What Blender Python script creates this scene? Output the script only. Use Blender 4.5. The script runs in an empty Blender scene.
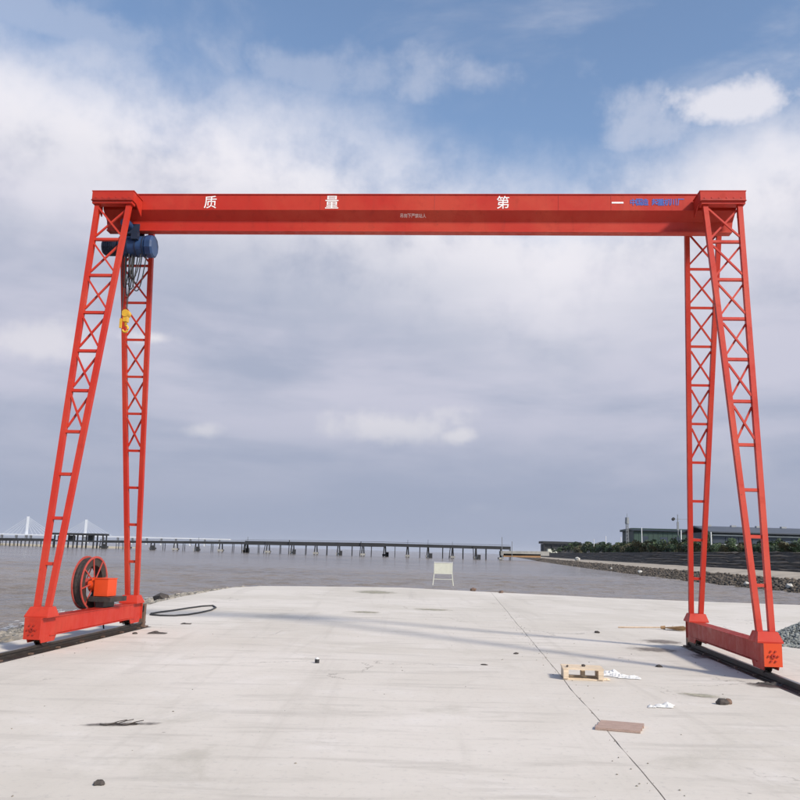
import bpy, bmesh, math, random
from mathutils import Vector, Matrix, noise
R = math.radians
random.seed(7)
scene = bpy.context.scene
COL = scene.collection

# ------------------------------------------------------------------ camera
CAM_H, F_PX, PITCH, ROLL = 1.6, 868.8, 0.1719, 0.0287
cd = bpy.data.cameras.new('camera')
cam = bpy.data.objects.new('camera', cd); COL.objects.link(cam)
cd.sensor_width = 36.0; cd.lens = 36.0 * F_PX / 800.0
cd.clip_start = 0.05; cd.clip_end = 30000
cam.matrix_world = Matrix.Translation((0, 0, CAM_H)) @ Matrix.Rotation(math.pi/2 + PITCH, 4, 'X') @ Matrix.Rotation(ROLL, 4, 'Z')
scene.camera = cam
CM = cam.matrix_world.to_3x3()
def ray(px, py):
    """world direction seen at a point of the 800 x 800 photograph"""
    return (CM @ Vector(((px-400)/F_PX, (400-py)/F_PX, -1))).normalized()
def G(px, py, z=0.0):
    d = ray(px, py); k = (z - CAM_H) / d.z
    return Vector((d.x*k, d.y*k, z))
def W(px, py, Y):
    d = ray(px, py); k = Y / d.y
    return Vector((d.x*k, Y, CAM_H + d.z*k))

# ------------------------------------------------------------------ world: sky with a cloud bank
SUN_EL, SUN_DIR2 = R(37), Vector((0.74, -0.67)).normalized()     # sun stands to the right, behind the camera
world = bpy.data.worlds.new('World'); scene.world = world; world.use_nodes = True
nt = world.node_tree; nt.nodes.clear()
class NB:
    """tiny node-tree builder"""
    def __init__(s, nt): s.nt = nt
    def n(s, t, **kw):
        x = s.nt.nodes.new(t)
        for k, v in kw.items(): setattr(x, k, v)
        return x
    def put(s, sock, v):
        if isinstance(v, bpy.types.NodeSocket): s.nt.links.new(v, sock)
        elif v is not None: sock.default_value = v
    def m(s, op, a, b=None, c=None, clamp=False):
        x = s.n('ShaderNodeMath', operation=op, use_clamp=clamp)
        for i, v in enumerate((a, b, c)): s.put(x.inputs[i], v)
        return x.outputs[0]
    def v(s, op, a, b=None, scale=None):
        x = s.n('ShaderNodeVectorMath', operation=op)
        s.put(x.inputs[0], a); s.put(x.inputs[1], b)
        if scale is not None: s.put(x.inputs['Scale'], scale)
        return x.outputs['Value'] if op in ('DOT_PRODUCT', 'LENGTH', 'DISTANCE') else x.outputs[0]
    def smooth(s, x, a, b, lo=0.0, hi=1.0):
        k = s.n('ShaderNodeMapRange', interpolation_type='SMOOTHSTEP')
        for i, q in enumerate((x, a, b, lo, hi)): s.put(k.inputs[i], q)
        return k.outputs[0]
    def noise(s, vec, scale, detail=4.0, rough=0.55, dist=0.0, out=0):
        k = s.n('ShaderNodeTexNoise')
        s.put(k.inputs['Vector'], vec); s.put(k.inputs['Scale'], scale); s.put(k.inputs['Detail'], detail)
        s.put(k.inputs['Roughness'], rough); s.put(k.inputs['Distortion'], dist)
        return k.outputs[out]
    def mix(s, fac, a, b, mode='MIX'):
        k = s.n('ShaderNodeMix', data_type='RGBA', blend_type=mode)
        s.put(k.inputs[0], fac)
        for q, i in ((a, 6), (b, 7)): s.put(k.inputs[i], (*q, 1) if isinstance(q, tuple) and len(q) == 3 else q)
        return k.outputs[2]
wb = NB(nt)
sky = wb.n('ShaderNodeTexSky', sky_type='NISHITA', sun_disc=False)
sky.sun_elevation = SUN_EL; sky.sun_rotation = math.atan2(SUN_DIR2.x, SUN_DIR2.y)
sky.air_density = 1.0; sky.dust_density = 1.0; sky.ozone_density = 1.6
D = wb.n('ShaderNodeTexCoord').outputs['Generated']
sep = wb.n('ShaderNodeSeparateXYZ'); wb.put(sep.inputs[0], D); dz = sep.outputs[2]
el = wb.m('MAXIMUM', dz, 0.0)
inv = wb.m('DIVIDE', 1.0, wb.m('ADD', el, 0.22))
flat = wb.v('SCALE', wb.v('MULTIPLY', D, (1, 1, 0)), scale=inv)      # the layer seen in perspective
def halfspace(p, q, inside):
    n = ray(*p).cross(ray(*q)).normalized()
    if n.dot(ray(*inside)) < 0: n = -n
    return wb.v('DOT_PRODUCT', D, tuple(n))
soft = wb.noise(flat, 1.5, 6, 0.55, 0.3)
fine = wb.noise(D, 9.0, 9, 0.60, 0.08)
s1 = halfspace((0, 48), (540, 200), (270, 320))
s2 = halfspace((470, 232), (800, 120), (640, 320))
edge = wb.m('MAXIMUM', s1, s2)
cov = wb.m('ADD', edge, wb.m('ADD', wb.m('MULTIPLY', wb.m('SUBTRACT', soft, 0.5), 0.10), wb.m('MULTIPLY', wb.m('SUBTRACT', fine, 0.5), 0.13)))
bank = wb.smooth(cov, -0.075, 0.075)
def puff(px, py, rx, rz, amt, fr=0.045):
    """a separate cumulus: soft ellipsoid of directions torn up by the fine noise"""
    c = ray(px, py)
    q = wb.v('LENGTH', wb.v('MULTIPLY', wb.v('SUBTRACT', D, tuple(c)), (1/rx, 1/rx, 1/rz)))
    q = wb.m('ADD', wb.m('SUBTRACT', 1.0, q), wb.m('MULTIPLY', wb.m('SUBTRACT', fine, 0.5), 3.6))
    return wb.m('MULTIPLY', wb.smooth(q, 0.0, 0.9), amt)
puffs = None
for a in ((738, 103, .085, .022, .85), (650, 132, .07, .035, .40), (760, 150, .12, .045, .45), (480, 78, .10, .04, .30), (40, 20, .2, .03, .25), (300, 70, .12, .03, .25)):
    p = puff(*a); puffs = p if puffs is None else wb.m('MAXIMUM', puffs, p)
wisp = wb.m('MULTIPLY', wb.smooth(wb.noise(flat, 2.6, 7, 0.6, 0.6), 0.48, 0.8), 0.42)
cfac = wb.m('MAXIMUM', wb.m('MAXIMUM', bank, puffs), wisp)
cfac = wb.m('MAXIMUM', cfac, wb.smooth(dz, 0.14, 0.02))
# colour of the cloud: bright at its torn rim, greyer inside, bluish bands low down
stretch = wb.v('MULTIPLY', D, (1.0, 1.0, 5.0))
band = wb.noise(stretch, 2.4, 5, 0.5, 0.2)
tone = wb.smooth(wb.m('ADD', wb.m('MULTIPLY', band, 0.65), wb.m('MULTIPLY', soft, 0.35)), 0.40, 0.60)
ccol = wb.mix(tone, (0.298, 0.330, 0.428), (0.440, 0.444, 0.530))
rim = wb.m('MULTIPLY', wb.smooth(edge, 0.24, 0.02), wb.smooth(fine, 0.18, 0.58))
lump_ = wb.smooth(wb.noise(D, 21.0, 7, 0.6, 0.1), 0.36, 0.60, 0.25, 1.0)
rim = wb.m('MAXIMUM', wb.m('MULTIPLY', rim, 0.9), wb.m('MULTIPLY', wb.smooth(puffs, 0.25, 0.8), lump_))
ccol = wb.mix(rim, ccol, (0.690, 0.672, 0.705))
small = None
for a in ((392, 428, .085, .022, .75), (460, 436, .030, .012, .9), (200, 430, .028, .012, .7), (155, 338, .05, .014, .9), (40, 342, .06, .03, .5), (480, 508, .05, .014, .4), (120, 520, .09, .02, .15), (720, 470, .10, .03, .25)):
    p = puff(*a); small = p if small is None else wb.m('MAXIMUM', small, p)
ccol = wb.mix(wb.m('MULTIPLY', small, 0.95), ccol, (0.64, 0.62, 0.64))
ccol = wb.mix(wb.smooth(dz, 0.20, 0.0), ccol, (0.255, 0.290, 0.385))
bg1 = wb.n('ShaderNodeBackground'); wb.put(bg1.inputs[0], sky.outputs[0]); bg1.inputs[1].default_value = 0.138
bg2 = wb.n('ShaderNodeBackground'); wb.put(bg2.inputs[0], ccol); bg2.inputs[1].default_value = 1.0
mx = wb.n('ShaderNodeMixShader'); wb.put(mx.inputs[0], cfac)
nt.links.new(bg1.outputs[0], mx.inputs[1]); nt.links.new(bg2.outputs[0], mx.inputs[2])
nt.links.new(mx.outputs[0], wb.n('ShaderNodeOutputWorld').inputs[0])

# ------------------------------------------------------------------ sun and exposure
sl = bpy.data.lights.new('sun', 'SUN'); sl.energy = 3.2; sl.angle = R(6.5); sl.color = (1.0, 0.92, 0.79)
sun = bpy.data.objects.new('sun', sl); COL.objects.link(sun)
to_sun = Vector((SUN_DIR2.x*math.cos(SUN_EL), SUN_DIR2.y*math.cos(SUN_EL), math.sin(SUN_EL)))
sun.rotation_euler = to_sun.to_track_quat('Z', 'Y').to_euler(); sun.location = to_sun*60
scene.view_settings.view_transform = 'Standard'; scene.view_settings.look = 'None'
scene.view_settings.exposure = 0.42; scene.view_settings.gamma = 1.0; scene.view_settings.use_curve_mapping = False
scene.render.engine = 'CYCLES'
scene.cycles.max_bounces = 6; scene.cycles.use_denoising = True

# ------------------------------------------------------------------ materials
MATS = {}
def mat(name, color, rough=0.6, metal=0.0, var=0.12, vscale=3.0, bump=0.0, bscale=20.0, dirt=None, dirt_amt=0.35, dscale=2.2, stretch=None, spec=0.5):
    if name in MATS: return MATS[name]
    m = bpy.data.materials.new(name); m.use_nodes = True
    b = NB(m.node_tree); p = m.node_tree.nodes['Principled BSDF']
    co = b.n('ShaderNodeTexCoord').outputs['Object']
    if stretch: co = b.v('MULTIPLY', co, stretch)
    f = b.noise(co, vscale, 6, 0.6)
    lo = tuple(max(0, c*(1-var)) for c in color); hi = tuple(min(1, c*(1+var)) for c in color)
    c = b.mix(b.smooth(f, 0.3, 0.7), lo, hi)
    if dirt:
        g = b.noise(co, dscale, 8, 0.68, 0.5)
        c = b.mix(b.m('MULTIPLY', b.smooth(g, 0.48, 0.72), dirt_amt), c, dirt)
    b.put(p.inputs['Base Color'], c)
    b.put(p.inputs['Roughness'], b.smooth(f, 0.2, 0.8, max(.05, rough-.08), min(1, rough+.08)))
    p.inputs['Metallic'].default_value = metal; p.inputs['Specular IOR Level'].default_value = spec
    if bump:
        k = b.n('ShaderNodeBump'); k.inputs['Strength'].default_value = bump; k.inputs['Distance'].default_value = 0.02
        b.put(k.inputs['Height'], b.noise(co, bscale, 6, 0.65)); b.put(p.inputs['Normal'], k.outputs[0])
    MATS[name] = m
    return m
def paint(name, col, fade, grime, rust=0.5):
    """brushed crane enamel: faded patches, grime runs, rust chips and uneven gloss"""
    m = bpy.data.materials.new(name); m.use_nodes = True; b = NB(m.node_tree); p = m.node_tree.nodes['Principled BSDF']
    g = b.n('ShaderNodeNewGeometry').outputs['Position']
    big = b.noise(g, 0.9, 5, .6, .4); mid = b.noise(g, 6.0, 6, .65); run = b.noise(b.v('MULTIPLY', g, (6, 6, .8)), 1.0, 6, .65, .3); chip = b.noise(g, 26.0, 5, .7)
    c = b.mix(b.smooth(big, .35, .68), col, fade)
    c = b.mix(b.m('MULTIPLY', b.smooth(mid, .52, .75), .35), c, tuple(q*.62 for q in col))
    c = b.mix(b.m('MULTIPLY', b.smooth(run, .54, .78), .38), c, grime)
    c = b.mix(b.m('MULTIPLY', b.smooth(b.m('ADD', chip, b.m('MULTIPLY', b.m('SUBTRACT', big, .5), .25)), .66, .72), rust), c, (.10, .035, .018))
    b.put(p.inputs['Base Color'], c); b.put(p.inputs['Roughness'], b.smooth(b.m('ADD', b.m('MULTIPLY', mid, .5), b.m('MULTIPLY', run, .5)), .3, .7, .36, .68)); p.inputs['Specular IOR Level'].default_value = .32
    k = b.n('ShaderNodeBump'); k.inputs['Strength'].default_value = .25; k.inputs['Distance'].default_value = .01
    b.put(k.inputs['Height'], b.m('ADD', b.noise(g, 3.0, 4), b.m('MULTIPLY', chip, .2))); b.put(p.inputs['Normal'], k.outputs[0])
    return m
RED = paint('crane_red_paint', (0.445, 0.023, 0.011), (0.48, 0.046, 0.022), (0.21, 0.026, 0.018), .8)
REDD = paint('crane_red_dusty', (0.40, 0.030, 0.019), (0.42, 0.062, 0.042), (0.27, 0.085, 0.065), .7)
ORANGE = mat('gearbox_sunlit_plate_orange', (0.64, 0.060, 0.008), 0.45, 0, 0.06, 3)
PINK = mat('reel_pale_red', (0.42, 0.06, 0.045), 0.5, 0, 0.12, 4, dirt=(0.32, 0.10, 0.07))
RUBBER = mat('black_cable', (0.02, 0.02, 0.022), 0.55, 0, 0.3, 12, 0.3, 40)
BLUE = mat('hoist_blue', (0.018, 0.050, 0.135), 0.42, 0, 0.25, 5, dirt=(0.02, 0.03, 0.05))
BLUED = mat('hoist_dark', (0.012, 0.020, 0.045), 0.5, 0, 0.25, 5)
YEL = mat('hook_yellow', (0.62, 0.36, 0.03), 0.45, 0, 0.1, 9, dirt=(0.35, 0.12, 0.02))
STEEL = mat('dark_rail_steel', (0.055, 0.047, 0.042), 0.5, 0.5, 0.3, 6, 0.2, 30, (0.12, 0.06, 0.035), 0.6)
RUST = mat('rusty_steel', (0.15, 0.095, 0.07), 0.75, 0.2, 0.3, 6, 0.3, 25)
WHITE = mat('white_lettering', (0.86, 0.84, 0.82), 0.5, 0, 0.05, 8)
BLUEINK = mat('blue_lettering', (0.05, 0.11, 0.42), 0.5, 0, 0.05, 8)
FADED = mat('faded_lettering', (0.80, 0.62, 0.58), 0.6, 0, 0.1, 20)
BOLT = mat('bolt_dark', (0.36, 0.026, 0.014), 0.5, 0.2, 0.2, 8)
BOARDW = mat('signboard_white', (0.56, 0.56, 0.48), 0.55, 0, 0.06, 5)
WOOD = mat('pale_wood', (0.66, 0.53, 0.39), 0.8, 0, 0.18, 5, 0.3, 30, stretch=(1, 6, 6))
WOODP = mat('pinkish_board', (0.40, 0.28, 0.23), 0.85, 0, 0.15, 5, 0.3, 30, stretch=(2, 8, 8))
STRAW = mat('broom_straw', (0.33, 0.20, 0.10), 0.9, 0, 0.3, 15)
STICK = mat('broom_stick', (0.55, 0.42, 0.30), 0.8, 0, 0.15, 15)
PAPER = mat('white_plastic_scrap', (0.66, 0.65, 0.63), 0.55, 0, 0.05, 9)
DEBRIS = mat('dark_debris', (0.06, 0.05, 0.045), 0.9, 0, 0.4, 25, 0.4, 60)
ROCK = mat('riprap_rock', (0.105, 0.085, 0.066), 0.9, 0, 0.55, 0.9, 0.5, 6)
ROCKP = mat('pale_rock', (0.50, 0.48, 0.44), 0.9, 0, 0.2, 6, 0.4, 12)
RUBBLE = mat('shore_rubble', (0.25, 0.225, 0.19), 0.9, 0, 0.5, 1.6, 0.5, 8)
GRAVEL = mat('gravel_grey', (0.27, 0.285, 0.265), 0.95, 0, 0.35, 5, 0.6, 40)
EARTH = mat('dark_bank_earth', (0.062, 0.048, 0.036), 0.95, 0, 0.5, 0.6, 0.6, 3)
SCRUB = mat('scrub_ground', (0.060, 0.066, 0.036), 0.95, 0, 0.5, 0.25, 0.4, 2)
PATH = mat('pale_path', (0.36, 0.31, 0.25), 0.95, 0, 0.2, 0.4, 0.3, 5)
SAND = mat('pale_sand', (0.42, 0.38, 0.31), 0.95, 0, 0.15, 0.05)
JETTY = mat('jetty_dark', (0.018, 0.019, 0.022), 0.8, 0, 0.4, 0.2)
JETTYC = mat('jetty_concrete', (0.30, 0.29, 0.27), 0.9, 0, 0.2, 0.3)
BRIDGE = mat('bridge_white', (0.62, 0.65, 0.70), 0.6, 0, 0.04, 0.02)
BARK = mat('bark', (0.07, 0.055, 0.04), 0.9, 0, 0.3, 4)
LEAF = [mat('leaf_dark', (0.030, 0.055, 0.022), 0.6, 0, 0.5, 0.9), mat('leaf_mid', (0.052, 0.085, 0.028), 0.6, 0, 0.45, 0.9), mat('leaf_brown', (0.085, 0.075, 0.030), 0.7, 0, 0.4, 0.9)]
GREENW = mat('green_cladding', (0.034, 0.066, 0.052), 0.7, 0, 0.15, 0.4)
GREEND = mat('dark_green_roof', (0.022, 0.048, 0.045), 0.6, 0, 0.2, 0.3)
NAVY = mat('navy_cladding', (0.030, 0.042, 0.065), 0.5, 0, 0.15, 0.3)
TRIM = mat('white_trim', (0.66, 0.66, 0.67), 0.6, 0, 0.05, 1)
GREYB = mat('grey_box', (0.30, 0.31, 0.32), 0.7, 0, 0.1, 1)
POLE = mat('galvanised_pole', (0.22, 0.23, 0.24), 0.5, 0.4, 0.1, 2)

def concrete_mat():
    m = bpy.data.materials.new('quay_concrete'); m.use_nodes = True
    b = NB(m.node_tree); p = m.node_tree.nodes['Principled BSDF']
    co = b.n('ShaderNodeTexCoord').outputs['Object']
    big = b.noise(co, 0.16, 5, 0.6, 0.6); mid = b.noise(co, 0.9, 7, 0.65, 0.3); fine = b.noise(co, 14, 6, 0.7)
    strk = b.noise(b.v('MULTIPLY', co, (0.35, 2.2, 1)), 1.6, 6, 0.62, 0.4)      # broom and trowel streaks across the slab
    c = b.mix(b.smooth(big, 0.36, 0.66), (0.560, 0.515, 0.455), (0.650, 0.600, 0.545))
    c = b.mix(b.m('MULTIPLY', b.smooth(mid, 0.5, 0.74), 0.55), c, (0.70, 0.655, 0.615))
    c = b.mix(b.m('MULTIPLY', b.smooth(strk, 0.50, 0.70), 0.62), c, (0.45, 0.415, 0.37))
    c = b.mix(b.m('MULTIPLY', b.smooth(b.noise(co, 0.45, 8, 0.7, 1.2), 0.54, 0.74), 0.55), c, (0.40, 0.37, 0.315))
    c = b.mix(b.m('MULTIPLY', b.smooth(fine, 0.52, 0.72), 0.38), c, (0.36, 0.34, 0.32))
    vor = b.n('ShaderNodeTexVoronoi', feature='F1'); b.put(vor.inputs['Vector'], co); vor.inputs['Scale'].default_value = 2.6
    spot = b.m('MULTIPLY', b.smooth(vor.outputs['Distance'], 0.06, 0.015), b.smooth(b.noise(co, 1.1, 3), 0.5, 0.62))
    c = b.mix(b.m('MULTIPLY', spot, 0.7), c, (0.12, 0.11, 0.10))
    drive = b.noise(b.v('MULTIPLY', co, (2.4, 0.12, 1)), 0.8, 5, 0.6, 0.8)                # wear along the driving direction
    c = b.mix(b.m('MULTIPLY', b.smooth(drive, 0.52, 0.72), 0.30), c, (0.42, 0.385, 0.34))
    cr = b.n('ShaderNodeTexVoronoi', feature='DISTANCE_TO_EDGE'); cr.inputs['Scale'].default_value = 0.22
    b.put(cr.inputs['Vector'], b.v('ADD', co, b.v('SCALE', b.noise(co, 0.8, 6, 0.65, out=1), scale=1.3)))
    crack = b.m('MULTIPLY', b.smooth(cr.outputs['Distance'], 0.0035, 0.001), b.smooth(b.noise(co, 0.3, 3), 0.48, 0.60))
    c = b.mix(b.m('MULTIPLY', crack, 0.65), c, (0.16, 0.14, 0.12))
    b.put(p.inputs['Base Color'], c); p.inputs['Roughness'].default_value = 0.88; p.inputs['Specular IOR Level'].default_value = 0.3
    k = b.n('ShaderNodeBump'); k.inputs['Strength'].default_value = 0.35; k.inputs['Distance'].default_value = 0.012
    b.put(k.inputs['Height'], b.m('ADD', b.m('MULTIPLY', fine, 0.5), b.m('ADD', mid, strk))); b.put(p.inputs['Normal'], k.outputs[0])
    return m
CONC = concrete_mat()
def water_mat():
    m = bpy.data.materials.new('muddy_river_water'); m.use_nodes = True
    b = NB(m.node_tree); p = m.node_tree.nodes['Principled BSDF']
    co = b.n('ShaderNodeTexCoord').outputs['Object']
    c = b.mix(b.smooth(b.noise(b.v('MULTIPLY', co, (0.4, 1, 1)), 0.03, 5, 0.6, 0.5), 0.35, 0.65), (0.120, 0.094, 0.070), (0.200, 0.158, 0.120))
    b.put(p.inputs['Base Color'], c)
    p.inputs['Roughness'].default_value = 0.12; p.inputs['IOR'].default_value = 1.33; p.inputs['Specular IOR Level'].default_value = 0.38
    w1 = b.noise(b.v('MULTIPLY', co, (0.6, 1, 1)), 1.5, 4, 0.6, 0.3); w2 = b.noise(b.v('MULTIPLY', co, (0.5, 1, 1)), 0.12, 3, 0.5)
    k = b.n('ShaderNodeBump'); k.inputs['Strength'].default_value = 1.0; k.inputs['Distance'].default_value = 0.16
    b.put(k.inputs['Height'], b.m('ADD', w1, b.m('MULTIPLY', w2, 2.0))); b.put(p.inputs['Normal'], k.outputs[0])
    return m
WATER = water_mat()

# ------------------------------------------------------------------ mesh helpers
class MB:
    def __init__(s): s.v = []; s.f = []; s.sm = []
    def add(s, vs, fs, smooth=False):
        o = len(s.v); s.v += [tuple(q) for q in vs]; s.f += [tuple(i+o for i in f) for f in fs]; s.sm += [smooth]*len(fs)
        return s
    def box(s, c, d, M=None):
        x, y, z = d[0]/2, d[1]/2, d[2]/2
        vs = [Vector((i, j, k)) for k in (-z, z) for j in (-y, y) for i in (-x, x)]
        if M: vs = [M @ q for q in vs]
        c = Vector(c)
        return s.add([q+c for q in vs], [(0, 2, 3, 1), (4, 5, 7, 6), (0, 1, 5, 4), (2, 6, 7, 3), (0, 4, 6, 2), (1, 3, 7, 5)])
    def bar(s, p, q, w, h, up=(0, 0, 1)):
        """square bar p to q, w across, h along 'up'"""
        p, q = Vector(p), Vector(q); z = (q-p).normalized(); x = Vector(up).cross(z).normalized(); y = z.cross(x)
        vs = [e + x*i*w/2 + y*j*h/2 for e in (p, q) for i, j in ((-1, -1), (1, -1), (1, 1), (-1, 1))]
        return s.add(vs, [(3, 2, 1, 0), (4, 5, 6, 7), (0, 1, 5, 4), (1, 2, 6, 5), (2, 3, 7, 6), (3, 0, 4, 7)])
    def cyl(s, p, q, r0, r1=None, n=14, cap=True):
        r1 = r0 if r1 is None else r1; p, q = Vector(p), Vector(q); z = (q-p).normalized()
        x = z.orthogonal().normalized(); y = z.cross(x)
        vs = [e + (x*math.cos(2*math.pi*i/n) + y*math.sin(2*math.pi*i/n))*r for e, r in ((p, r0), (q, r1)) for i in range(n)]
        s.add(vs, [(i, (i+1) % n, n+(i+1) % n, n+i) for i in range(n)], True)
        if cap: s.add(vs, [tuple(range(n-1, -1, -1)), tuple(range(n, 2*n))])
        return s
    def lathe(s, c, axis, prof, n=32):
        """closed profile [(along, radius)] turned about axis"""
        z = Vector(axis).normalized(); x = z.orthogonal().normalized(); y = z.cross(x); c = Vector(c); k = len(prof)
        vs = [c + z*a + (x*math.cos(2*math.pi*i/n) + y*math.sin(2*math.pi*i/n))*r for i in range(n) for a, r in prof]
        return s.add(vs, [(i*k+j, i*k+(j+1) % k, ((i+1) % n)*k+(j+1) % k, ((i+1) % n)*k+j) for i in range(n) for j in range(k)])
    def tube(s, pts, r, n=6):
        pts = [Vector(q) for q in pts]; vs = []
        for i, q in enumerate(pts):
            t = (pts[min(i+1, len(pts)-1)] - pts[max(i-1, 0)]).normalized()
            ref = Vector((0, 0, 1)) if abs(t.z) < .95 else Vector((1, 0, 0))
            x = ref.cross(t).normalized(); y = t.cross(x)
            vs += [q + (x*math.cos(2*math.pi*j/n) + y*math.sin(2*math.pi*j/n))*r for j in range(n)]
        fs = [(i*n+j, i*n+(j+1) % n, (i+1)*n+(j+1) % n, (i+1)*n+j) for i in range(len(pts)-1) for j in range(n)]
        s.add(vs, fs, True)
        return s.add(vs, [tuple(range(n-1, -1, -1)), tuple(range((len(pts)-1)*n, len(pts)*n))])
    def prism(s, prof, axis, a, b):
        """closed 2D outline pushed along axis 'X','Y' or 'Z' from a to b"""
        k = len(prof)
        def P(u, v, t): return {'X': (t, u, v), 'Y': (u, t, v), 'Z': (u, v, t)}[axis]
        vs = [P(u, v, a) for u, v in prof] + [P(u, v, b) for u, v in prof]
        return s.add(vs, [tuple(range(k-1, -1, -1)), tuple(range(k, 2*k))] + [(i, (i+1) % k, k+(i+1) % k, k+i) for i in range(k)])
    def rock(s, c, r, flat=0.7):
        t = 1.618; base = [(-1, t, 0), (1, t, 0), (-1, -t, 0), (1, -t, 0), (0, -1, t), (0, 1, t), (0, -1, -t), (0, 1, -t), (t, 0, -1), (t, 0, 1), (-t, 0, -1), (-t, 0, 1)]
        M = Matrix.Rotation(random.random()*6.3, 3, 'Z') @ Matrix.Rotation(random.random()*6.3, 3, 'X')
        sc = (random.uniform(.7, 1.3), random.uniform(.7, 1.3), flat*random.uniform(.8, 1.2))
        vs = [Vector([(M @ Vector(q))[i]*sc[i]*r/1.9 for i in range(3)])*random.uniform(.8, 1.15) + Vector(c) for q in base]
        return s.add(vs, [(0, 11, 5), (0, 5, 1), (0, 1, 7), (0, 7, 10), (0, 10, 11), (1, 5, 9), (5, 11, 4), (11, 10, 2), (10, 7, 6), (7, 1, 8), (3, 9, 4), (3, 4, 2), (3, 2, 6), (3, 6, 8), (3, 8, 9), (4, 9, 5), (2, 4, 11), (6, 2, 10), (8, 6, 7), (9, 8, 1)])
    def mesh(s, name, m):
        me = bpy.data.meshes.new(name); me.from_pydata(s.v, [], s.f)
        me.polygons.foreach_set('use_smooth', s.sm)
        bm = bmesh.new(); bm.from_mesh(me); bmesh.ops.recalc_face_normals(bm, faces=bm.faces); bm.to_mesh(me); bm.free()
        me.materials.append(m)
        return me
    def build(s, name, m, parent=None, loc=(0, 0, 0), rz=0.0):
        return link(name, s.mesh(name, m), parent, loc, rz)
def link(name, me, parent=None, loc=(0, 0, 0), rz=0.0):
    o = bpy.data.objects.new(name, me); COL.objects.link(o)
    o.parent = parent; o.location = loc; o.rotation_euler = (0, 0, rz)
    return o
def thing(name, label, cat, loc=(0, 0, 0), rz=0.0, group=None):
    return tag(link(name, None, None, loc, rz), label, cat, group)
def tag(o, label, cat, group=None):
    o['label'] = label; o['category'] = cat
    if group: o['group'] = group
    return o
def structure(o): o['kind'] = 'structure'; return o
def stuff(o): o['kind'] = 'stuff'; return o

# ------------------------------------------------------------------ crane frame constants (metres)
CX, CY, TH = 0.125, 14.644, -0.0702
S, L, ZT, ZL, T, A, B, ZF = 5.208, 1.803, 7.778, 7.43, 0.578, 0.325, 0.125, 0.575
CW, CTOP, CBOT, LA = 0.1006, 0.492, 0.195, 2.066
ct_, st_ = math.cos(TH), math.sin(TH)
def C2W(x, y, z=0.0): return Vector((CX + ct_*x - st_*y, CY + st_*x + ct_*y, z))
def W2C(p): return Vector((ct_*(p[0]-CX) + st_*(p[1]-CY), -st_*(p[0]-CX) + ct_*(p[1]-CY), p[2] if len(p) > 2 else 0))
WL = -0.6                                                                    # water level

# ------------------------------------------------------------------ water, quay
def spaced(a, b, step, lo, hi, grow):
    v = []; x = a
    while x < b: v.append(x); x += step
    d = step; y = v[-1]
    while y < hi: d *= grow; y += d; v.append(min(y, hi))
    d = step; y = a; left = []
    while y > lo: d *= grow; y -= d; left.append(max(y, lo))
    return left[::-1] + v
def river():
    xs, ys_ = spaced(-46, 34, .42, -9000, 9000, 1.16), spaced(6, 92, .34, -300, 14000, 1.10); b = MB(); nx = len(xs)
    for y in ys_:
        fy = 1/(1+max(0, y-60)/60)
        for x in xs:
            if -60 < x < 45 and 0 < y < 260:
                p = Vector((x*.34+y*.05, y*.62, 0)); h = noise.noise(p*.45)*.08 + noise.noise(p*1.5+Vector((3, 1, 0)))*.075 + noise.noise(p*2.9)*.05
            else: h = 0
            b.v.append((x, y, WL+h*fy*1.5))
    b.f = [(j*nx+i, j*nx+i+1, (j+1)*nx+i+1, (j+1)*nx+i) for j in range(len(ys_)-1) for i in range(nx-1)]; b.sm = [True]*len(b.f)
    return structure(b.build('water', WATER))
river()
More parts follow.
